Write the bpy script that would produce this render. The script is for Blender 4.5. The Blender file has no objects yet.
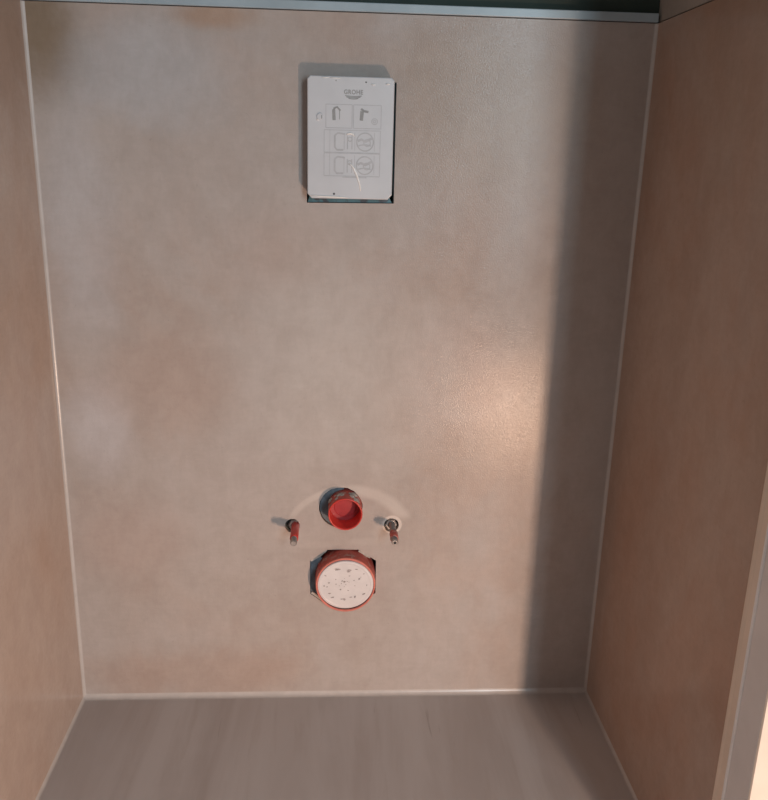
import bpy, bmesh, math, random
from mathutils import Matrix, Vector

random.seed(7)
scene = bpy.context.scene
COL = scene.collection

# ------------------------------------------------------------------ camera
CAM = Vector((0.4606, -1.3474, 0.9775))
PITCH, YAW, ROLL, FPX = 0.2845, -0.0629, 0.0256, 825.2
fw = Vector((-math.sin(YAW) * math.cos(PITCH), math.cos(YAW) * math.cos(PITCH), -math.sin(PITCH)))
rt = Vector((math.cos(YAW), math.sin(YAW), 0))
up = rt.cross(fw)
r2 = rt * math.cos(ROLL) + up * math.sin(ROLL)
u2 = up * math.cos(ROLL) - rt * math.sin(ROLL)
cam = bpy.data.cameras.new('camera')
cam.sensor_fit = 'HORIZONTAL'
cam.sensor_width = 36.0
cam.lens = FPX / 768 * 36.0
cam.clip_start = 0.01
camo = bpy.data.objects.new('camera', cam)
m = Matrix((r2, u2, -fw)).transposed().to_4x4()
m.translation = CAM
camo.matrix_world = m
COL.objects.link(camo)
scene.camera = camo

# ------------------------------------------------------------------ light
world = bpy.data.worlds.new('world')
scene.world = world
world.use_nodes = True
bg = world.node_tree.nodes['Background']
bg.inputs['Color'].default_value = (0.95, 0.97, 1.0, 1)
bg.inputs['Strength'].default_value = 0.20

lamp = bpy.data.lights.new('work_lamp_light', 'AREA')
lamp.shape = 'RECTANGLE'
lamp.size, lamp.size_y = 0.030, 0.12
lamp.energy = 6.3
lamp.spread = math.radians(130)
lamp.color = (1.0, 0.66, 0.465)
lo = bpy.data.objects.new('work_lamp_light', lamp)
lo.location = (1.086, -1.35, 0.155)
lo.rotation_euler = (Vector((0.25, 0.0, 0.22)) - lo.location).to_track_quat('-Z', 'Y').to_euler()
COL.objects.link(lo)

# cool daylight from the hall behind the camera
day = bpy.data.lights.new('hall_daylight', 'AREA')
day.shape = 'RECTANGLE'
day.size, day.size_y = 0.45, 1.3
day.energy = 34.0
day.color = (0.70, 0.90, 1.0)
do = bpy.data.objects.new('hall_daylight', day)
do.location = (1.50, -3.2, 1.25)
do.rotation_euler = (Vector((0.5, 0.0, 0.8)) - do.location).to_track_quat('-Z', 'Y').to_euler()
COL.objects.link(do)

vs = scene.view_settings
vs.view_transform = 'Standard'
vs.look = 'None'
vs.gamma = 1.0
vs.use_curve_mapping = False
vs.exposure = 0.0

# ------------------------------------------------------------------ constants (metres)
W, H, TOP = 0.95, 1.1857, 2.45
YF = -1.95            # how far the room goes towards and past the camera
YB = 0.20             # solid wall behind the pre-wall installation
BOLTS = [(0.3885, 0.349), (0.5645, 0.350)]
FLUSH_HOLE = (0.474, 0.384, 0.0385)
HOLE_R = 0.0132


# ------------------------------------------------------------------ node helpers
class NT:
    def __init__(self, name):
        self.mat = bpy.data.materials.new(name)
        self.mat.use_nodes = True
        self.t = self.mat.node_tree
        self.b = self.t.nodes['Principled BSDF']
        self.co = self.t.nodes.new('ShaderNodeTexCoord').outputs['Object']

    def put(self, sock, v):
        if isinstance(v, bpy.types.NodeSocket):
            self.t.links.new(v, sock)
        else:
            sock.default_value = v

    def n(self, kind, **kw):
        node = self.t.nodes.new(kind)
        for k, v in kw.items():
            setattr(node, k, v)
        return node

    def math(self, op, a, b=0.0, c=0.0, clamp=False):
        q = self.n('ShaderNodeMath', operation=op, use_clamp=clamp)
        for i, v in enumerate((a, b, c)):
            self.put(q.inputs[i], v)
        return q.outputs[0]

    def mapped(self, scale=(1, 1, 1), loc=(0, 0, 0)):
        q = self.n('ShaderNodeMapping')
        q.inputs['Scale'].default_value = scale
        q.inputs['Location'].default_value = loc
        self.t.links.new(self.co, q.inputs['Vector'])
        return q.outputs[0]

    def noise(self, scale, detail=4, rough=0.55, dist=0.0, vec=None):
        q = self.n('ShaderNodeTexNoise')
        q.inputs['Scale'].default_value = scale
        q.inputs['Detail'].default_value = detail
        q.inputs['Roughness'].default_value = rough
        q.inputs['Distortion'].default_value = dist
        self.t.links.new(vec if vec is not None else self.co, q.inputs['Vector'])
        return q.outputs['Fac']

    def ramp(self, v, a, b, lo=0.0, hi=1.0):
        q = self.n('ShaderNodeMapRange', interpolation_type='SMOOTHSTEP')
        self.put(q.inputs['Value'], v)
        for k, x in (('From Min', a), ('From Max', b), ('To Min', lo), ('To Max', hi)):
            q.inputs[k].default_value = x
        return q.outputs['Result']

    def mix(self, f, a, b, blend='MIX'):
        q = self.n('ShaderNodeMix', data_type='RGBA', blend_type=blend)
        self.put(q.inputs[0], f)
        self.put(q.inputs[6], a if isinstance(a, bpy.types.NodeSocket) else (*a, 1))
        self.put(q.inputs[7], b if isinstance(b, bpy.types.NodeSocket) else (*b, 1))
        return q.outputs[2]

    def blob(self, centre, radii, wobble=None, amount=0.0):
        """1 inside an ellipsoidal patch, fading to 0 at its rim"""
        s = tuple(1.0 / r for r in radii)
        q = self.n('ShaderNodeVectorMath', operation='LENGTH')
        self.t.links.new(self.mapped(s, tuple(-c * k for c, k in zip(centre, s))), q.inputs[0])
        d = q.outputs['Value']
        if wobble is not None:
            d = self.math('ADD', d, self.math('MULTIPLY', self.math('SUBTRACT', wobble, 0.5), amount))
        return self.ramp(d, 1.0, 0.25)

    def bump(self, h, strength, dist):
        q = self.n('ShaderNodeBump')
        q.inputs['Strength'].default_value = strength
        q.inputs['Distance'].default_value = dist
        self.t.links.new(h, q.inputs['Height'])
        self.t.links.new(q.outputs['Normal'], self.b.inputs['Normal'])


def tile(name, base_a, base_b, rust, pale, seed, rust_amt, pale_amt, stains=(), arc=False, grit=0.30):
    k = NT(name)
    o = (seed * 3.1, seed * 1.7, seed * 2.3)
    v = k.mapped(loc=o)
    vv = k.mapped((1.3, 1.3, 0.8), loc=o)
    big = k.noise(2.1, 5, 0.55, 0.4, vv)
    mid = k.noise(6.5, 6, 0.6, 0.3, k.mapped((1, 1, .8), loc=(o[1], o[2], o[0])))
    col = k.mix(k.ramp(big, 0.3, 0.7), base_a, base_b)
    r = k.math('MULTIPLY', k.ramp(k.noise(3.1, 6, 0.6, 0.5, k.mapped((1, 1, .75), loc=(o[2], o[0], o[1]))), 0.44, 0.72), rust_amt)
    col = k.mix(r, col, rust)
    p = k.math('MULTIPLY', k.ramp(mid, 0.52, 0.78), pale_amt)
    col = k.mix(p, col, pale)
    for c, rad, colr, amt in stains:
        b = k.math('MULTIPLY', k.blob(c, rad, mid, 1.3), amt)
        col = k.mix(b, col, colr)
    # woven, cloth-like fine grain and small dark flecks
    g1 = k.noise(55, 3, 0.6, 0, k.mapped((1, 1, 3.2), loc=o))
    g2 = k.noise(55, 3, 0.6, 0, k.mapped((3.2, 3.2, 1), loc=o))
    g = k.math('MULTIPLY', k.math('ADD', g1, g2), 0.5)
    col = k.mix(1.0, col, k.mix(k.ramp(g, 0.35, 0.65), (0.975, 0.974, 0.972), (1.02, 1.02, 1.02)), 'MULTIPLY')
    cl = k.noise(24, 7, 0.68, 0.4, k.mapped((1, 1, .8), loc=(o[1], o[0], o[2])))
    col = k.mix(1.0, col, k.mix(k.ramp(cl, 0.3, 0.7), (0.955, 0.945, 0.94), (1.045, 1.05, 1.055)), 'MULTIPLY')
    fleck = k.ramp(k.noise(150, 2, 0.5, 0, v), 0.66, 0.78, 0, 0.22)
    col = k.mix(fleck, col, tuple(0.6 * c for c in base_a))
    if arc:
        # pale haze left along the outline of the soundproofing mat, plus smears of filler
        sep = k.n('ShaderNodeSeparateXYZ')
        k.t.links.new(k.co, sep.inputs[0])
        X, Z = sep.outputs[0], sep.outputs[2]
        ex = k.math('DIVIDE', k.math('SUBTRACT', X, 0.486), 0.107)
        ez = k.math('DIVIDE', k.math('SUBTRACT', Z, 0.330), 0.088)
        d = k.math('SQRT', k.math('ADD', k.math('MULTIPLY', ex, ex), k.math('MULTIPLY', ez, ez)))
        off = k.math('ABSOLUTE', k.math('SUBTRACT', d, 1.0))
        wid = k.ramp(X, 0.40, 0.55, 0.07, 0.145)
        band = k.ramp(k.math('DIVIDE', off, wid), 1.25, 0.3)
        upper = k.ramp(Z, 0.357, 0.372)
        band = k.math('MULTIPLY', k.math('MULTIPLY', band, upper), k.ramp(mid, 0.25, 0.6, 0.38, 0.70))
        col = k.mix(band, col, (0.62, 0.56, 0.52))
        for c, rad, amt in (((0.381, 0, 0.334), (0.03, 1, 0.016), 0.32), ((0.549, 0, 0.338), (0.024, 1, 0.028), 0.34),
                            ((0.520, 0, 0.318), (0.05, 1, 0.012), 0.22), ((0.432, 0, 0.312), (0.05, 1, 0.01), 0.18)):
            col = k.mix(k.math('MULTIPLY', k.blob(c, rad, mid, 0.7), amt), col, (0.60, 0.54, 0.50))
        ring = k.n('ShaderNodeVectorMath', operation='LENGTH')
        s = 1 / 0.0175
        k.t.links.new(k.mapped((s, 0, s), (-(BOLTS[1][0] + .001) * s, 0, -(BOLTS[1][1] + .001) * s)), ring.inputs[0])
        col = k.mix(k.ramp(ring.outputs['Value'], 1.08, 0.92, 0, 0.75), col, (0.74, 0.66, 0.61))
    k.put(k.b.inputs['Base Color'], col)
    k.put(k.b.inputs['Roughness'], k.ramp(g, 0.3, 0.7, 0.15, 0.21))
    k.b.inputs['Specular IOR Level'].default_value = 0.17
    gr = k.noise(420, 2, 0.6)
    k.bump(gr, grit, 0.0009)
    return k.mat


def simple(name, color, rough=0.5, metal=0.0, var=0.12, scale=40, spec=0.5, bump=0.0, dirt=None, dirt_amt=0.0):
    k = NT(name)
    nz = k.noise(scale, 4, 0.6)
    col = k.mix(k.ramp(nz, 0.3, 0.7), tuple(c * (1 - var) for c in color), tuple(min(1, c * (1 + var)) for c in color))
    if dirt:
        col = k.mix(k.ramp(k.noise(scale * 1.7, 3, 0.6, 0.6), 0.52, 0.62, 0, dirt_amt), col, dirt)
    k.put(k.b.inputs['Base Color'], col)
    k.b.inputs['Roughness'].default_value = rough
    k.b.inputs['Metallic'].default_value = metal
    k.b.inputs['Specular IOR Level'].default_value = spec
    if bump:
        k.bump(nz, bump, 0.001)
    return k.mat


TAUPE_A, TAUPE_B = (0.425, 0.367, 0.337), (0.470, 0.423, 0.402)
RUST, PALE = (0.450, 0.335, 0.279), (0.540, 0.520, 0.529)
M = {}
M['tile_back'] = tile('taupe_rust_tile_back', TAUPE_A, TAUPE_B, RUST, PALE, 1.0, 0.60, 0.30, (
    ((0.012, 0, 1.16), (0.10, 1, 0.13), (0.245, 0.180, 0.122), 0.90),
    ((0.19, 0, 1.10), (0.17, 1, 0.12), (0.470, 0.474, 0.497), 0.65),
    ((0.06, 0, 0.86), (0.08, 1, 0.22), (0.530, 0.520, 0.540), 0.50),
    ((0.07, 0, 0.52), (0.08, 1, 0.11), (0.580, 0.561, 0.583), 0.55),
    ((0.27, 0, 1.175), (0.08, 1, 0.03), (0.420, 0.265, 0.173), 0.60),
    ((0.43, 0, 0.70), (0.20, 1, 0.20), (0.500, 0.469, 0.454), 0.45),
    ((0.66, 0, 0.62), (0.14, 1, 0.15), (0.490, 0.383, 0.351), 0.60),
    ((0.20, 0, 0.61), (0.15, 1, 0.11), (0.450, 0.352, 0.308), 0.6),
    ((0.36, 0, 0.83), (0.12, 1, 0.09), (0.460, 0.372, 0.335), 0.45),
    ((0.20, 0, 0.05), (0.30, 1, 0.08), (0.430, 0.321, 0.270), 0.55),
    ((0.50, 0, 0.62), (0.26, 1, 0.26), (0.535, 0.495, 0.470), 0.60),
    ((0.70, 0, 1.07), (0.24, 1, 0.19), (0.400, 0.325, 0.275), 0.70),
    ((0.10, 0, 0.33), (0.14, 1, 0.12), (0.460, 0.362, 0.324), 0.5),
), arc=True)
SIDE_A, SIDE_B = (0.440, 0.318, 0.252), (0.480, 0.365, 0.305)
M['tile_left'] = tile('taupe_rust_tile_left', (0.475, 0.372, 0.315), (0.515, 0.425, 0.375), (0.48, 0.335, 0.255), (0.54, 0.50, 0.48), 4.0, 0.6, 0.28, (
    ((0, -0.25, 0.55), (1, 0.30, 0.20), (0.53, 0.46, 0.43), 0.6),
    ((0, -0.05, 1.15), (1, 0.25, 0.25), (0.36, 0.225, 0.155), 0.6)), grit=0.1)
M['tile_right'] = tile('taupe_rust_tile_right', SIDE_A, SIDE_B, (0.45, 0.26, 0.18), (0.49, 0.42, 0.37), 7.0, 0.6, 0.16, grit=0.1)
M['silicone'] = simple('grey_beige_silicone', (0.54, 0.50, 0.48), 0.25, 0, 0.05, 30)
M['ledge'] = simple('pale_blue_grey_trim', (0.37, 0.46, 0.52), 0.35, 0, 0.10, 9)
M['green'] = simple('green_plasterboard', (0.033, 0.050, 0.042), 0.8, 0, 0.12, 12)
M['teal'] = simple('teal_board_edge', (0.14, 0.25, 0.27), 0.75, 0, 0.25, 60)
M['plaster'] = simple('grey_plaster', (0.44, 0.39, 0.35), 0.8, 0, 0.10, 14, bump=0.15)
M['dark'] = simple('dark_joint', (0.03, 0.026, 0.024), 0.9, 0, 0.2, 40)
M['frame'] = simple('pale_grey_enamel', (0.78, 0.77, 0.78), 0.35, 0, 0.04, 12)
M['frame_white'] = simple('cream_white_enamel', (0.50, 0.46, 0.42), 0.35, 0, 0.04, 20)
M['frame_line'] = simple('light_grey_enamel', (0.92, 0.92, 0.94), 0.3, 0, 0.03, 12)
M['bead'] = simple('beige_bead', (0.82, 0.69, 0.58), 0.3, 0, 0.03, 12)
M['seal'] = simple('brown_door_seal', (0.25, 0.17, 0.11), 0.6, 0, 0.1, 40)
M['red'] = simple('red_plastic', (0.56, 0.045, 0.035), 0.32, 0, 0.10, 30)
M['red_shaded'] = simple('shaded_red_plastic', (0.36, 0.028, 0.034), 0.4, 0, 0.12, 60)  # same red darkened, shade at the bottom of the cup put into the colour
M['red_dusty'] = simple('dusty_red_plastic', (0.47, 0.085, 0.065), 0.55, 0, 0.18, 45, dirt=(0.42, 0.36, 0.32), dirt_amt=0.45)
M['red_rim'] = simple('pink_worn_red_rim', (0.66, 0.20, 0.155), 0.5, 0, 0.12, 50)
M['filler'] = simple('grey_filler_crumbs', (0.42, 0.38, 0.35), 0.9, 0, 0.35, 90, bump=0.5)
M['cap'] = simple('white_plastic_cap', (0.70, 0.67, 0.68), 0.4, 0, 0.05, 25)
M['mark'] = simple('grey_print', (0.33, 0.29, 0.29), 0.6, 0, 0.4, 200)
M['steel'] = simple('galvanised_steel', (0.46, 0.42, 0.40), 0.38, 0.7, 0.2, 90)
M['black'] = simple('black_rubber', (0.025, 0.024, 0.026), 0.6, 0, 0.2, 60)
M['cover'] = simple('translucent_white_plastic', (0.61, 0.63, 0.67), 0.30, 0, 0.03, 18)
M['lip'] = simple('teal_plastic', (0.07, 0.17, 0.21), 0.4, 0, 0.3, 40, dirt=(0.05, 0.04, 0.05), dirt_amt=0.8)
M['collar'] = simple('slate_foam', (0.15, 0.185, 0.22), 0.85, 0, 0.25, 60)
M['chip'] = simple('pale_cut_tile_edge', (0.44, 0.41, 0.38), 0.8, 0, 0.2, 120, bump=0.3)
M['print'] = simple('light_grey_print', (0.49, 0.50, 0.53), 0.5, 0, 0.06, 120)
M['print_mid'] = simple('mid_grey_print', (0.31, 0.315, 0.32), 0.5, 0, 0.1, 120)
M['film'] = simple('white_film_fold_glint', (0.92, 0.91, 0.90), 0.12, 0, 0.02, 20)  # near-white colour stands in for light glinting off the film folds


def floor_material():
    k = NT('grey_brown_wood_look_floor')
    v = k.mapped((9, 0.9, 1))
    a = k.noise(1.0, 6, 0.6, 0.7, v)
    b = k.noise(3.2, 5, 0.6, 0.3, k.mapped((12, 1.2, 1), (3, 1, 0)))
    cloud = k.noise(3.0, 4, 0.6, 0.5)
    col = k.mix(k.ramp(a, 0.3, 0.7), (0.46, 0.41, 0.39), (0.56, 0.52, 0.505))
    col = k.mix(k.ramp(b, 0.5, 0.75, 0, 0.45), col, (0.43, 0.37, 0.34))
    col = k.mix(k.ramp(cloud, 0.5, 0.75, 0, 0.4), col, (0.58, 0.545, 0.54))
    streak = k.noise(2.0, 3, 0.5, 0.4, k.mapped((45, 2.4, 1), (1, 5, 0)))
    col = k.mix(k.ramp(streak, 0.70, 0.78, 0, 0.45), col, (0.25, 0.20, 0.18))
    k.put(k.b.inputs['Base Color'], col)
    k.b.inputs['Roughness'].default_value = 0.45
    k.b.inputs['Specular IOR Level'].default_value = 0.35
    k.bump(b, 0.1, 0.001)
    return k.mat


M['floor'] = floor_material()


# ------------------------------------------------------------------ mesh helpers
def link(name, bm, mat, parent=None, smooth=False, mats=None):
    bmesh.ops.recalc_face_normals(bm, faces=bm.faces)
    me = bpy.data.meshes.new(name)
    bm.to_mesh(me)
    bm.free()
    for mm in (mats or [mat]):
        me.materials.append(M[mm])
    if smooth:
        for p in me.polygons:
            p.use_smooth = True
    o = bpy.data.objects.new(name, me)
    COL.objects.link(o)
    if parent is not None:
        o.parent = parent
        o.matrix_parent_inverse = Matrix.Translation(-parent.location)
    return o


def tag(o, label, cat, kind=None, group=None):
    o['label'] = label
    o['category'] = cat
    if kind:
        o['kind'] = kind
    if group:
        o['group'] = group
    return o


def thing(name, label, cat, loc, group=None):
    o = bpy.data.objects.new(name, None)
    o.location = loc
    o.empty_display_size = 0.02
    COL.objects.link(o)
    return tag(o, label, cat, None, group)


def box(bm, a, b, bevel=0.0):
    g = bmesh.ops.create_cube(bm, size=1.0)
    s = [b[i] - a[i] for i in range(3)]
    c = [(a[i] + b[i]) / 2 for i in range(3)]
    for v in g['verts']:
        v.co = Vector((c[i] + v.co[i] * s[i] for i in range(3)))
    if bevel:
        es = list({e for v in g['verts'] for e in v.link_edges})
        bmesh.ops.bevel(bm, geom=es, offset=bevel, segments=2, affect='EDGES', profile=0.5)


def prism(bm, pts, y0, y1, bevel=0.0):
    """polygon in XZ, extruded along Y"""
    n = len(pts)
    a = [bm.verts.new((x, y0, z)) for x, z in pts]
    b = [bm.verts.new((x, y1, z)) for x, z in pts]
    bm.faces.new(a)
    bm.faces.new(b[::-1])
    for i in range(n):
        bm.faces.new((a[i], a[(i + 1) % n], b[(i + 1) % n], b[i]))
    if bevel:
        es = [e for e in bm.edges if e.verts[0] in a and e.verts[1] in a]
        bmesh.ops.bevel(bm, geom=es, offset=bevel, segments=3, affect='EDGES', profile=0.5)


def lathe(bm, cx, cz, prof, seg=48, caps=(False, False)):
    """profile of (radius, y) revolved about an axis along Y"""
    rings = []
    for r, y in prof:
        rings.append([bm.verts.new((cx + r * math.cos(t), y, cz + r * math.sin(t)))
                      for t in (2 * math.pi * i / seg for i in range(seg))])
    for A, B in zip(rings, rings[1:]):
        for i in range(seg):
            bm.faces.new((A[i], A[(i + 1) % seg], B[(i + 1) % seg], B[i]))
    if caps[0]:
        bm.faces.new(rings[0])
    if caps[1]:
        bm.faces.new(rings[-1])


def extrude_xy(bm, pts, z0, z1):
    n = len(pts)
    a = [bm.verts.new((x, y, z0)) for x, y in pts]
    b = [bm.verts.new((x, y, z1)) for x, y in pts]
    bm.faces.new(a)
    bm.faces.new(b[::-1])
    for i in range(n):
        bm.faces.new((a[i], a[(i + 1) % n], b[(i + 1) % n], b[i]))


def holed_panel(bm, outer, holes, y0, y1):
    """flat panel in XZ from y0 to y1 pierced by the given outlines (scan-fill)"""
    loops = [outer] + holes
    edges, rings = [], []
    for lp in loops:
        vs_ = [bm.verts.new((x, y0, z)) for x, z in lp]
        rings.append(vs_)
        for i in range(len(vs_)):
            edges.append(bm.edges.new((vs_[i], vs_[(i + 1) % len(vs_)])))
    res = bmesh.ops.triangle_fill(bm, use_beauty=True, use_dissolve=False, edges=edges)
    front = [f for f in res['geom'] if isinstance(f, bmesh.types.BMFace)]
    back = {v: bm.verts.new((v.co.x, y1, v.co.z)) for r in rings for v in r}
    for f in front:
        bm.faces.new([back[v] for v in reversed(f.verts)])
    for r in rings:
        for i in range(len(r)):
            a, b = r[i], r[(i + 1) % len(r)]
            bm.faces.new((a, b, back[b], back[a]))


def circle(cx, cz, r, n=32, jit=0.0):
    return [(cx + (r + random.uniform(-jit, jit)) * math.cos(2 * math.pi * i / n),
             cz + (r + random.uniform(-jit, jit)) * math.sin(2 * math.pi * i / n)) for i in range(n)]


def tube(bm, pts, rad, seg=8):
    """round tube along points; rad a number or a list"""
    n = len(pts)
    rad = rad if isinstance(rad, (list, tuple)) else [rad] * n
    rings = []
    for i, p in enumerate(pts):
        d = (Vector(pts[min(i + 1, n - 1)]) - Vector(pts[max(i - 1, 0)])).normalized()
        s = d.orthogonal() if abs(d.y) > 0.9 else d.cross(Vector((0, 1, 0)))
        s.normalize()
        t = d.cross(s)
        rings.append([bm.verts.new(Vector(p) + (s * math.cos(a) + t * math.sin(a)) * rad[i])
                      for a in (2 * math.pi * k / seg for k in range(seg))])
    for A, B in zip(rings, rings[1:]):
        for i in range(seg):
            bm.faces.new((A[i], A[(i + 1) % seg], B[(i + 1) % seg], B[i]))
    bm.faces.new(rings[0])
    bm.faces.new(rings[-1])


# ------------------------------------------------------------------ the setting
DRAIN_HOLE = [(0.4490, 0.3020), (0.5070, 0.3022), (0.5385, 0.2800), (0.5388, 0.2150),
              (0.5080, 0.1900), (0.4500, 0.1905), (0.4200, 0.2140), (0.4195, 0.2800)]
COVER_HOLE = [(0.4150, 0.9075), (0.5530, 0.9090), (0.5525, 1.0900), (0.4160, 1.0900)]
FLUSH = circle(FLUSH_HOLE[0], FLUSH_HOLE[1], FLUSH_HOLE[2], 40, 0.0006)
HOLES = [DRAIN_HOLE, COVER_HOLE, FLUSH] + [circle(x, z, HOLE_R, 28, 0.0003) for x, z in BOLTS]

bm = bmesh.new()
box(bm, (-0.15, YF, -0.06), (W + 1.2, YB + 0.1, 0.0))
tag(link('floor', bm, 'floor'), 'grey-brown wood-look tiled floor with faint lengthwise grain', 'floor', 'structure')

bm = bmesh.new()
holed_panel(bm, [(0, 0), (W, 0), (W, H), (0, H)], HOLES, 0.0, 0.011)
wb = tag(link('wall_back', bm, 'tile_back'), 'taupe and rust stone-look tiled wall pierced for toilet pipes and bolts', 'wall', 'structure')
bm = bmesh.new()
holed_panel(bm, [(0, 0), (W, 0), (W, H), (0, H)], HOLES, 0.0112, 0.036)
o = link('backing_board', bm, 'teal', wb)
o['label'] = 'teal plasterboard edge showing inside the cut-outs'

bm = bmesh.new()
box(bm, (-0.02, YF, 0.0), (0.0, 0.0, TOP))
box(bm, (-0.02, 0.0, 0.0), (0.0, YB, TOP))
tag(link('wall_left', bm, 'tile_left'), 'reddish taupe stone-look tiled wall on the left, lit by the lamp', 'wall', 'structure')

YE = -0.5198     # front end of the tiled right wall
bm = bmesh.new()
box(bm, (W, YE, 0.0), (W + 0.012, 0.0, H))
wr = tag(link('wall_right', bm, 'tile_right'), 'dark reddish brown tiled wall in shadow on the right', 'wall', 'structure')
bm = bmesh.new()
box(bm, (W + 0.0125, YE, 0.0), (W + 0.115, YB, H + 0.002))
link('masonry_core', bm, 'plaster', wr)
bm = bmesh.new()
box(bm, (W + 0.004, YE, H + 0.0030), (W + 0.115, YB, TOP))
o = link('upper_plaster', bm, 'plaster', wr)
o['label'] = 'bare grey plaster above the tiles'
bm = bmesh.new()
box(bm, (W + 0.006, YE, H + 0.0002), (W + 0.0124, 0.0, H + 0.0029))
link('dark_joint', bm, 'dark', wr)

bm = bmesh.new()
box(bm, (0.0, YB, 0.0), (W + 0.115, YB + 0.02, H))
box(bm, (0.0, 0.010, H + 0.0142), (W + 0.0035, YB + 0.02, TOP))
tag(link('wall_upper', bm, 'green'), 'dark green board wall above the pale ledge', 'wall', 'structure')

bm = bmesh.new()
box(bm, (-0.02, YF, TOP), (W + 1.2, YB + 0.02, TOP + 0.05))
tag(link('ceiling', bm, 'plaster'), 'plain plaster ceiling of the small room', 'ceiling', 'structure')

# ledge on top of the pre-wall
bm = bmesh.new()
box(bm, (0.0, -0.004, H + 0.0012), (W - 0.0005, YB - 0.001, H + 0.0140), 0.0012)
led = tag(link('trim_1', bm, 'ledge'), 'pale blue-grey ledge strip running along the top of the tiled wall', 'trim', 'structure')
bm = bmesh.new()
box(bm, (0.0, 0.0002, H + 0.0001), (W - 0.0005, 0.03, H + 0.0011))
link('dark_joint', bm, 'dark', led)


# silicone joints: concave fillets
def fillet(name, label, kind, s, corner, ext, s2=None):
    n = 5
    prof = [(0, 0)] + [(s * (1 - math.sin(math.pi / 2 * i / n)) ** 1.0 * 1.0, (s2 or s) * (1 - math.cos(math.pi / 2 * i / n))) for i in range(n + 1)]
    b = bmesh.new()
    A, B = [], []
    for p, q in prof:
        A.append(b.verts.new(corner(p, q, ext[0])))
        B.append(b.verts.new(corner(p, q, ext[1])))
    for i in range(len(A)):
        j = (i + 1) % len(A)
        b.faces.new((A[i], A[j], B[j], B[i]))
    b.faces.new(A)
    b.faces.new(B[::-1])
    return tag(link(name, b, 'silicone', smooth=False), label, 'silicone joint', 'structure')


fillet('trim_2', 'pale silicone joint in the upright corner at the left of the back wall', 'v', 0.0048,
       lambda p, q, t: (p, -q, t), (0.004, H))
fillet('trim_3', 'pale silicone joint in the shadowed upright corner at the right', 'v', 0.0048,
       lambda p, q, t: (W - p, -q, t), (0.004, H))
fillet('trim_4', 'wide pale silicone joint between floor and back wall', 'h', 0.0085,
       lambda p, q, t: (t, -p, q), (0.0, W), 0.0085)
fillet('trim_5', 'pale silicone joint between floor and left wall', 'h', 0.005,
       lambda p, q, t: (p, t, q), (YF, 0.0))
fillet('trim_6', 'pale silicone joint between floor and dark right wall', 'h', 0.005,
       lambda p, q, t: (W - p, t, q), (YE, 0.0))

# door frame closing the right wall, and the wall beyond the doorway
FX = W - 0.012
door = bpy.data.objects.new('door_1', None)
door.location = (W + 0.02, -0.54, 0)
COL.objects.link(door)
tag(door, 'pale grey door frame at the near end of the right wall', 'door frame', 'structure')
Z1 = 2.02
bm = bmesh.new()
extrude_xy(bm, [(W + 0.02, -0.5204), (FX + 0.003, -0.5204), (FX - 0.0015, -0.5219), (FX - 0.0022, -0.5243), (FX - 0.0012, -0.5268),
                (FX, -0.5287), (FX + 0.0006, -0.5405), (W + 0.02, -0.5405)], 0.0, Z1)
o = link('edge_bead', bm, 'bead', door)
o['label'] = 'rounded beige edge bead'
bm = bmesh.new()
extrude_xy(bm, [(W + 0.02, -0.5407), (FX + 0.0006, -0.5407), (FX - 0.0012, -0.5411), (FX - 0.0012, -0.5439), (FX + 0.0004, -0.5447), (W + 0.02, -0.5447)], 0.0, Z1)
link('raised_line', bm, 'frame_line', door)
bm = bmesh.new()
extrude_xy(bm, [(W + 0.02, -0.5449), (FX + 0.0006, -0.5449), (FX, -0.5902), (FX + 0.0010, -0.5922), (W + 0.02, -0.5922)], 0.0, Z1)
link('casing_face', bm, 'frame', door)
bm = bmesh.new()
extrude_xy(bm, [(FX + 0.0002, -0.5923), (W + 0.016, -0.5923), (W + 0.016, -0.5946), (FX + 0.0012, -0.5946)], 0.0, Z1)
o = link('reveal_edge', bm, 'frame_white', door)
o['label'] = 'bright cream front edge of the frame'
bm = bmesh.new()
extrude_xy(bm, [(W + 0.0162, -0.5923), (W + 0.0195, -0.5923), (W + 0.0195, -0.5936), (W + 0.0162, -0.5936)], 0.0, Z1)
o = link('door_seal', bm, 'seal', door)
o['label'] = 'thin brown rubber seal'
bm = bmesh.new()
extrude_xy(bm, [(W + 0.0205, -0.5204), (W + 0.115, -0.5204), (W + 0.115, -0.5946), (W + 0.0205, -0.5946)], 0.0, Z1)
link('reveal', bm, 'frame_white', door)
bm = bmesh.new()
box(bm, (W - 0.003, -1.45, Z1 + 0.0005), (W + 0.115, YE - 0.0005, TOP))
link('lintel', bm, 'plaster', door)
# ------------------------------------------------------------------ inspection cover
CX0, CX1, CZ0, CZ1, CY = 0.4168, 0.5475, 0.9160, 1.0940, -0.030
cov = thing('inspection_cover', 'white rectangular plastic inspection cover with printed diagrams, set in the upper wall', 'cover', ((CX0 + CX1) / 2, 0.0, CZ0))
cw, ch = CX1 - CX0, CZ1 - CZ0


def outline(i, c_low, c_up):
    x0, x1, z0, z1 = CX0 + i, CX1 - i, CZ0 + i, CZ1 - i
    return [(x0 + c_low, z0), (x1 - c_low, z0), (x1, z0 + c_low * 1.1), (x1, z1 - c_up), (x1 - c_up, z1), (x0 + c_up, z1), (x0, z1 - c_up), (x0, z0 + c_low * 1.1)]


bm = bmesh.new()
prism(bm, outline(0, 0.0065, 0.0045), CY, CY + 0.016, 0.0018)
link('front_plate', bm, 'cover', cov)
bm = bmesh.new()
prism(bm, outline(0.0035, 0.002, 0.002), CY + 0.0162, 0.06)
link('shaft_sleeve', bm, 'cover', cov)


def P(u, v, d=0.0003):
    """crop coordinates of the printed face -> point on the plate"""
    return Vector((CX0 + (u - 128) / (548 - 128) * cw, CY - d, CZ1 - (v - 125) / (708 - 125) * ch))


S = cw / 420.0


LAYER = 0


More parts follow.
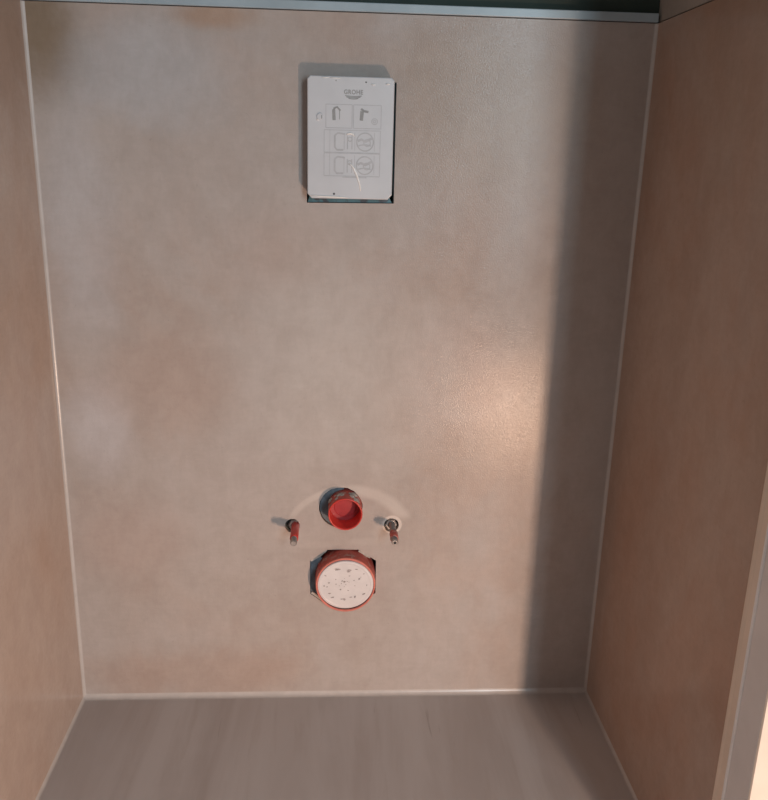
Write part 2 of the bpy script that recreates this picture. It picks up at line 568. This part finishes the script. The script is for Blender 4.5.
def stroke(bm, pts, w, d=0.0003):
    """flat ribbon of printed line through crop points"""
    global LAYER
    LAYER += 1
    q = [P(a, b, d + LAYER * 2.5e-6) for a, b in pts]
    L, R = [], []
    for i, p in enumerate(q):
        t = (q[min(i + 1, len(q) - 1)] - q[max(i - 1, 0)]).normalized()
        nn = Vector((-t.z, 0, t.x)) * (w * S / 2)
        L.append(bm.verts.new(p + nn))
        R.append(bm.verts.new(p - nn))
    for i in range(len(q) - 1):
        bm.faces.new((L[i], L[i + 1], R[i + 1], R[i]))


def rect(bm, x0, y0, x1, y1, w):
    for a, b in (((x0, y0), (x1, y0)), ((x1, y0), (x1, y1)), ((x1, y1), (x0, y1)), ((x0, y1), (x0, y0))):
        stroke(bm, [a, b], w)


def ring(bm, cx, cy, r, w, a0=0, a1=360, ry=None):
    n = 28
    stroke(bm, [(cx + r * math.cos(math.radians(a0 + (a1 - a0) * i / n)), cy + (ry or r) * math.sin(math.radians(a0 + (a1 - a0) * i / n))) for i in range(n + 1)], w)


def solid(bm, pts):
    bm.faces.new([bm.verts.new(P(a, b, 0.00025)) for a, b in pts])


# teal plastic lip of the shaft showing below the plate
bm = bmesh.new()
prism(bm, [(0.4162, 0.9085), (0.5500, 0.9098), (0.5450, 0.9190), (0.4195, 0.9190)], 0.003, 0.008)
o = link('shaft_lip', bm, 'lip', cov)
o['label'] = 'teal lip below the plate'

# lettering
fc = bpy.data.curves.new('logo_text', 'FONT')
fc.body = 'GROHE'
fc.size = 0.0088
fc.offset = 0.00028
fc.align_x = 'CENTER'
fc.align_y = 'CENTER'
fc.space_character = 1.12
fo = bpy.data.objects.new('logo_text', fc)
COL.objects.link(fo)
dg = bpy.context.evaluated_depsgraph_get()
me = bpy.data.meshes.new_from_object(fo.evaluated_get(dg))
bpy.data.objects.remove(fo)
c = P(350, 198, 0.0003)
xs = [v.co.x for v in me.vertices]
kx = 92 * S / (max(xs) - min(xs))
me.transform(Matrix.Translation(c) @ Matrix.Rotation(math.pi / 2, 4, 'X') @ Matrix.Diagonal((kx, 1.0, 1, 1)))
me.materials.clear()
me.materials.append(M['print_mid'])
lt = bpy.data.objects.new('logo_lettering', me)
COL.objects.link(lt)
lt.parent = cov
lt.matrix_parent_inverse = Matrix.Translation(-cov.location)
bm = bmesh.new()
for i, (wd, yy) in enumerate(((40, 214), (34, 220), (24, 226))):
    stroke(bm, [(350 + wd * t, yy + 3 * math.cos(t * 1.5)) for t in (-1, -.66, -.33, 0, .33, .66, 1)], 4.5)
link('logo_wave', bm, 'print_mid', cov)

for x0, y0, x1, y1 in ((218, 256, 345, 366), (352, 256, 486, 366), (210, 376, 484, 482), (210, 486, 484, 596)):
    bm = bmesh.new()
    rect(bm, x0, y0, x1, y1, 3)
    if y0 > 370:
        stroke(bm, [(238, y0), (238, y1)], 2)
        stroke(bm, [(360, y0 + 8), (360, y1 - 8)], 2)
        stroke(bm, [(456, y0 + 8), (456, y1 - 8)], 2)
    link('diagram_frame', bm, 'print', cov)


def diagram(mat, *parts):
    b = bmesh.new()
    for f in parts:
        f(b)
    link('diagram', b, mat, cov)


diagram('print_mid', lambda b: solid(b, [(248, 282), (262, 268), (266, 330), (250, 330)]), lambda b: stroke(b, [(255, 276), (272, 268), (288, 285)], 9),
        lambda b: stroke(b, [(284, 286), (284, 326)], 3))
diagram('print_mid', lambda b: solid(b, [(384, 284), (402, 286), (398, 330), (382, 328)]), lambda b: stroke(b, [(388, 274), (402, 284), (424, 288)], 11))
diagram('print', lambda b: ring(b, 455, 332, 14, 4), lambda b: ring(b, 455, 332, 6, 4))
for y in (430, 543):
    diagram('print', lambda b: stroke(b, [(262, y - 28), (262, y + 26), (272, y + 40), (304, y + 40)], 9), lambda b: stroke(b, [(262, y - 28), (276, y - 40), (312, y - 36)], 8),
            lambda b: stroke(b, [(308, y - 34), (308, y + 40)], 3))
    diagram('print', lambda b: stroke(b, [(324, y - 30), (324, y + 36)], 5), lambda b: stroke(b, [(346, y - 30), (346, y + 36)], 4), lambda b: ring(b, 336, y - 12, 10, 5))
    diagram('print', lambda b: ring(b, 410, y, 41, 6, ry=43), lambda b: stroke(b, [(374, y - 4), (392, y - 12), (412, y - 2), (446, y - 20)], 12),
            lambda b: stroke(b, [(378, y + 18), (410, y + 12), (440, y + 18)], 6), lambda b: ring(b, 420, y + 4, 16, 5))
diagram('print', lambda b: stroke(b, [(210, 596), (484, 596)], 4), lambda b: stroke(b, [(300, 602), (420, 602)], 4))

# small fixing holes, the side knob and the protective film folds, their glints painted white
for u, v, r, mt in ((410, 150, 3.6, 'black'), (260, 684, 5.2, 'black'), (266, 146, 3.2, 'print_mid')):
    p = P(u, v)
    bm = bmesh.new()
    lathe(bm, p.x, p.z, [(r * S, CY - 0.0004), (r * S, CY + 0.003)], 14, (True, True))
    link('fixing_hole', bm, mt, cov)
p = P(190, 315)
bm = bmesh.new()
lathe(bm, p.x, p.z, [(0.0052, CY - 0.0002), (0.0052, CY - 0.0013), (0.0044, CY - 0.0018)], 24, (True, True))
kn = link('knob', bm, 'cover', cov)
bm = bmesh.new()
box(bm, (p.x + 0.0018, CY - 0.0022, p.z - 0.003), (p.x + 0.0030, CY - 0.0014, p.z + 0.002))
link('slot', bm, 'print_mid', kn)


def fold(pts, rmax, lift=0.0004):
    n = len(pts)
    b = bmesh.new()
    tube(b, [P(x, y, lift) for x, y in pts], [1.35 * rmax * (0.25 + 0.75 * math.sin(math.pi * (i + .3) / (n - .4))) for i in range(n)], 8)
    link('film_fold_glint', b, 'film', cov, True)


fold([(318, 398), (326, 392), (338, 390), (350, 394), (358, 404)], 0.0013)
fold([(333, 532), (346, 543), (358, 560), (370, 585), (380, 612), (388, 640), (391, 668)], 0.0013)
fold([(148, 694), (190, 697), (240, 699), (290, 700), (330, 702)], 0.0011)
fold([(200, 133), (216, 134), (232, 133)], 0.0007)
fold([(240, 133), (262, 134), (286, 136)], 0.0007)
fold([(436, 158), (446, 161), (456, 160)], 0.0010)
fold([(505, 156), (516, 155), (526, 157)], 0.0009)
fold([(172, 328), (180, 331), (188, 330)], 0.0008)

# ------------------------------------------------------------------ flush pipe
fx, fz, fr = 0.4815, 0.3868, 0.0298
fl = thing('flush_pipe', 'open round bright red plastic flush pipe plug sticking out between the two bolts', 'pipe', (fx, 0, fz - fr))
bm = bmesh.new()
lathe(bm, fx, fz, [(fr, 0.055), (fr, -0.0335), (fr - 0.0006, -0.035), (fr - 0.0022, -0.035), (fr - 0.0028, -0.0335)], 56)
link('outer_sleeve', bm, 'red_dusty', fl, True)
bm = bmesh.new()
lathe(bm, fx, fz, [(fr - 0.0002, -0.0352), (fr - 0.0004, -0.0362), (fr - 0.0020, -0.0365), (fr - 0.0030, -0.0355), (fr - 0.0040, 0.006)], 56)
link('inner_cup', bm, 'red', fl, True)
bm = bmesh.new()
lathe(bm, fx, fz, [(fr - 0.0038, -0.0015), (0.020, -0.0012), (0.0185, -0.0020), (0.004, -0.0022)], 56, (False, True))
link('cup_bottom', bm, 'red_shaded', fl)
# slate foam collar filling the left side of the hole
def collar(parent, cx, cz, r0, outer_fn, a0, a1, y):
    b = bmesh.new()
    n = 24
    rows = []
    for i in range(n + 1):
        t = math.radians(a0 + (a1 - a0) * i / n)
        ro = outer_fn(t)
        rows.append([b.verts.new((cx + r * math.cos(t), yy, cz + r * math.sin(t))) for r, yy in ((r0, y), (ro, y), (ro, y + 0.004), (r0, y + 0.004))])
    for A, B in zip(rows, rows[1:]):
        for i in range(4):
            b.faces.new((A[i], A[(i + 1) % 4], B[(i + 1) % 4], B[i]))
    b.faces.new(rows[0])
    b.faces.new(rows[-1][::-1])
    link('foam_collar', b, 'collar', parent)


def circ_out(cx, cz, hx, hz, hr):
    def f(t):
        ox, oz = cx - hx, cz - hz
        d = ox * math.cos(t) + oz * math.sin(t)
        return -d + math.sqrt(max(0, d * d - ox * ox - oz * oz + hr * hr)) - 0.0006
    return f


collar(fl, fx, fz, fr + 0.0004, circ_out(fx, fz, FLUSH_HOLE[0], FLUSH_HOLE[1], FLUSH_HOLE[2] - 0.0008), 95, 262, 0.004)
# crumbs of filler stuck on the sleeve
for i in range(13):
    t = math.radians(random.uniform(38, 72) if i < 8 else random.uniform(92, 150))
    y = random.uniform(-0.031, -0.003)
    s = random.uniform(0.0022, 0.0050)
    bm = bmesh.new()
    bmesh.ops.create_icosphere(bm, subdivisions=1, radius=1.0)
    for v in bm.verts:
        v.co *= random.uniform(0.7, 1.2)
        v.co = Vector((v.co.x * s * 1.4, v.co.y * s * 1.6, v.co.z * s * 0.5))
        v.co.rotate(Matrix.Rotation(-(t - math.pi / 2), 3, 'Y'))
        v.co += Vector((fx + fr * math.cos(t), y, fz + fr * math.sin(t)))
    link('filler_crumb', bm, 'filler', fl)

# ------------------------------------------------------------------ drain pipe
dx, dz, dr = 0.4835, 0.2475, 0.0545
DY = -0.031
TILT = 0.10
dr_t = thing('drain_pipe', 'wide red drain pipe closed by a white printed disc, below the bolts', 'pipe', (dx, 0, dz - dr))
bm = bmesh.new()
lathe(bm, dx, dz, [(dr, 0.07), (dr, 0.004), (dr - 0.0005, -0.012), (dr - 0.0015, DY + 0.003)], 64)
link('pipe_sleeve', bm, 'red_dusty', dr_t, True)
bm = bmesh.new()
lathe(bm, dx, dz, [(dr - 0.0014, DY + 0.0031), (dr - 0.0018, DY + 0.0008), (dr - 0.0028, DY), (dr - 0.0044, DY + 0.0004), (dr - 0.0046, DY + 0.004)], 64)
link('pipe_rim', bm, 'red_rim', dr_t, True)
bm = bmesh.new()
lathe(bm, dx, dz, [(dr - 0.0047, DY + 0.006), (dr - 0.0047, DY + 0.0010), (dr - 0.0056, DY - 0.0004), (dr - 0.009, DY - 0.0008), (dr - 0.011, DY - 0.0002), (0.006, DY - 0.0002)], 64, (False, True))
for v in bm.verts:
    v.co.y += (dz - v.co.z) * TILT + 0.0012
cap = link('white_disc', bm, 'cap', dr_t)
cap['label'] = 'white plastic closing disc'


def mark(u, v, du, dv, rot):
    """a small worn print mark on the disc"""
    b = bmesh.new()
    ca, sa = math.cos(rot), math.sin(rot)
    n = 7
    q = []
    for i in range(n):
        t = 2 * math.pi * i / n
        k = random.uniform(0.6, 1.1)
        a_, b_ = du * math.cos(t) * k, dv * math.sin(t) * k
        zz = v + a_ * sa + b_ * ca
        q.append(b.verts.new((dx + u + a_ * ca - b_ * sa, DY - 0.0007 + 0.0012 - zz * TILT, dz + zz)))
    b.faces.new(q)
    link('print_mark', b, 'mark', cap)


# crop coords of the disc: centre (410,400), 245 x 205 radii
DR = dr - 0.0048
for u, v, a, b, rt_ in ((340, 262, 26, 9, .2), (320, 258, 14, 5, .3), (440, 268, 24, 10, 0), (436, 282, 24, 5, 0), (505, 262, 14, 5, -.2), (232, 316, 15, 6, -.4), (322, 348, 7, 7, 0), (400, 368, 12, 8, .3),
                        (380, 362, 9, 5, .5), (425, 366, 5, 4, 0), (372, 384, 5, 5, 0), (412, 392, 8, 4, 0), (440, 372, 5, 4, .4), (398, 412, 6, 4, 0), (445, 318, 9, 4, 0), (532, 345, 13, 9, .9), (545, 330, 6, 4, .3),
                        (485, 358, 7, 4, .2), (262, 378, 9, 10, -.6), (218, 405, 6, 9, .2), (245, 412, 9, 4, .6), (325, 390, 7, 5, 0), (492, 404, 9, 4, .2), (366, 436, 10, 6, -.2), (435, 446, 9, 4, -.3), (270, 470, 17, 7, .1),
                        (294, 505, 18, 6, .2), (398, 525, 15, 11, -.2), (375, 522, 13, 5, .1), (460, 505, 14, 6, .3), (495, 502, 11, 14, -.3), (576, 478, 18, 7, .6), (570, 300, 10, 5, .9), (600, 400, 5, 9, 0), (402, 340, 4, 3, 0), (355, 402, 4, 3, 0)):
    mark((u - 410) / 250 * DR, -(v - 400) / 208 * DR, a / 250 * DR, b / 208 * DR, rt_)



def poly_out(cx, cz, poly):
    def f(t):
        c_, s_ = math.cos(t), math.sin(t)
        best = 1.0
        for (x0, z0), (x1, z1) in zip(poly, poly[1:] + poly[:1]):
            ex, ez = x1 - x0, z1 - z0
            den = c_ * ez - s_ * ex
            if abs(den) < 1e-9:
                continue
            k = ((x0 - cx) * ez - (z0 - cz) * ex) / den
            w = ((x0 - cx) * s_ - (z0 - cz) * c_) / den
            if k > 0 and -1e-6 <= w <= 1 + 1e-6:
                best = min(best, k)
        return max(best - 0.0006, dr + 0.0006)
    return f


collar(dr_t, dx, dz, dr + 0.0004, poly_out(dx, dz, DRAIN_HOLE), 140, 222, 0.004)
# pale broken tile edges left across the corners of the drain cut-out
for (ax, az), (bx_, bz), wd in (((0.4205, 0.2805), (0.4488, 0.3012), 0.0042), ((0.5085, 0.3012), (0.5290, 0.2865), 0.0050), ((0.4210, 0.2145), (0.4485, 0.1918), 0.0045)):
    ccx, ccz = 0.479, 0.247
    dvx, dvz = ccx - (ax + bx_) / 2, ccz - (az + bz) / 2
    ln = math.hypot(dvx, dvz)
    dvx, dvz = dvx / ln * wd, dvz / ln * wd
    bm = bmesh.new()
    m1 = ((ax + bx_) / 2 + dvx * 1.1, (az + bz) / 2 + dvz * 1.1)
    prism(bm, [(ax, az), (bx_, bz), (bx_ + dvx * 0.6, bz + dvz * 0.6), m1, (ax + dvx * 0.8, az + dvz * 0.8)], 0.0015, 0.009)
    link('broken_tile_edge', bm, 'chip', wb)

# ------------------------------------------------------------------ mounting bolts
for i, (x, z) in enumerate(BOLTS):
    zc, xc = z + 0.0005, x + (0.0055 if i == 0 else 0.0015)
    lab = ('threaded mounting bolt in a red sleeve, beside the flush pipe on the left' if i == 0 else
           'bare steel mounting bolt with red tip, ringed by pale filler, on the right')
    bt = thing('mounting_bolt', lab, 'bolt', (xc, 0, zc), 'toilet mounting bolts')
    L = 0.0715
    # threaded rod: ridged profile
    prof, y, r = [], 0.05, 0.0058
    while y > -L + 0.002:
        prof += [(r, y), (r - 0.0008, y - 0.0009)]
        y -= 0.0018
    prof += [(r - 0.0006, -L + 0.001), (r - 0.0016, -L)]
    bm = bmesh.new()
    lathe(bm, xc, zc, prof, 16, (True, True))
    link('threaded_rod', bm, 'steel', bt)
    y0, y1 = ((0.004, -0.054) if i == 0 else (-0.034, -0.0570))
    bm = bmesh.new()
    lathe(bm, xc, zc, [(0.0068, y0), (0.0073, y0 - 0.001), (0.0072, (y0 + y1) / 2), (0.0073, y1 + 0.001), (0.0067, y1)], 20, (True, True))
    link('red_sleeve', bm, 'red_dusty' if i else 'red', bt, True)
    bm = bmesh.new()
    lathe(bm, xc - 0.002, zc - 0.001, [(0.0066, 0.012), (0.0113, 0.012), (0.0113, 0.004), (0.0098, 0.002), (0.0066, 0.002)], 6)
    link('hex_nut', bm, 'steel', bt)
    bm = bmesh.new()
    lathe(bm, x, z, [(HOLE_R - 0.0003, 0.013), (HOLE_R - 0.0005, 0.0145), (0.006, 0.0145)], 28)
    link('rubber_washer', bm, 'black', bt)
    if i:
        bm = bmesh.new()
        lathe(bm, xc, zc, [(0.0028, -L - 0.0003), (0.0028, -L + 0.002)], 12, (True, True))
        link('end_bore', bm, 'black', bt)
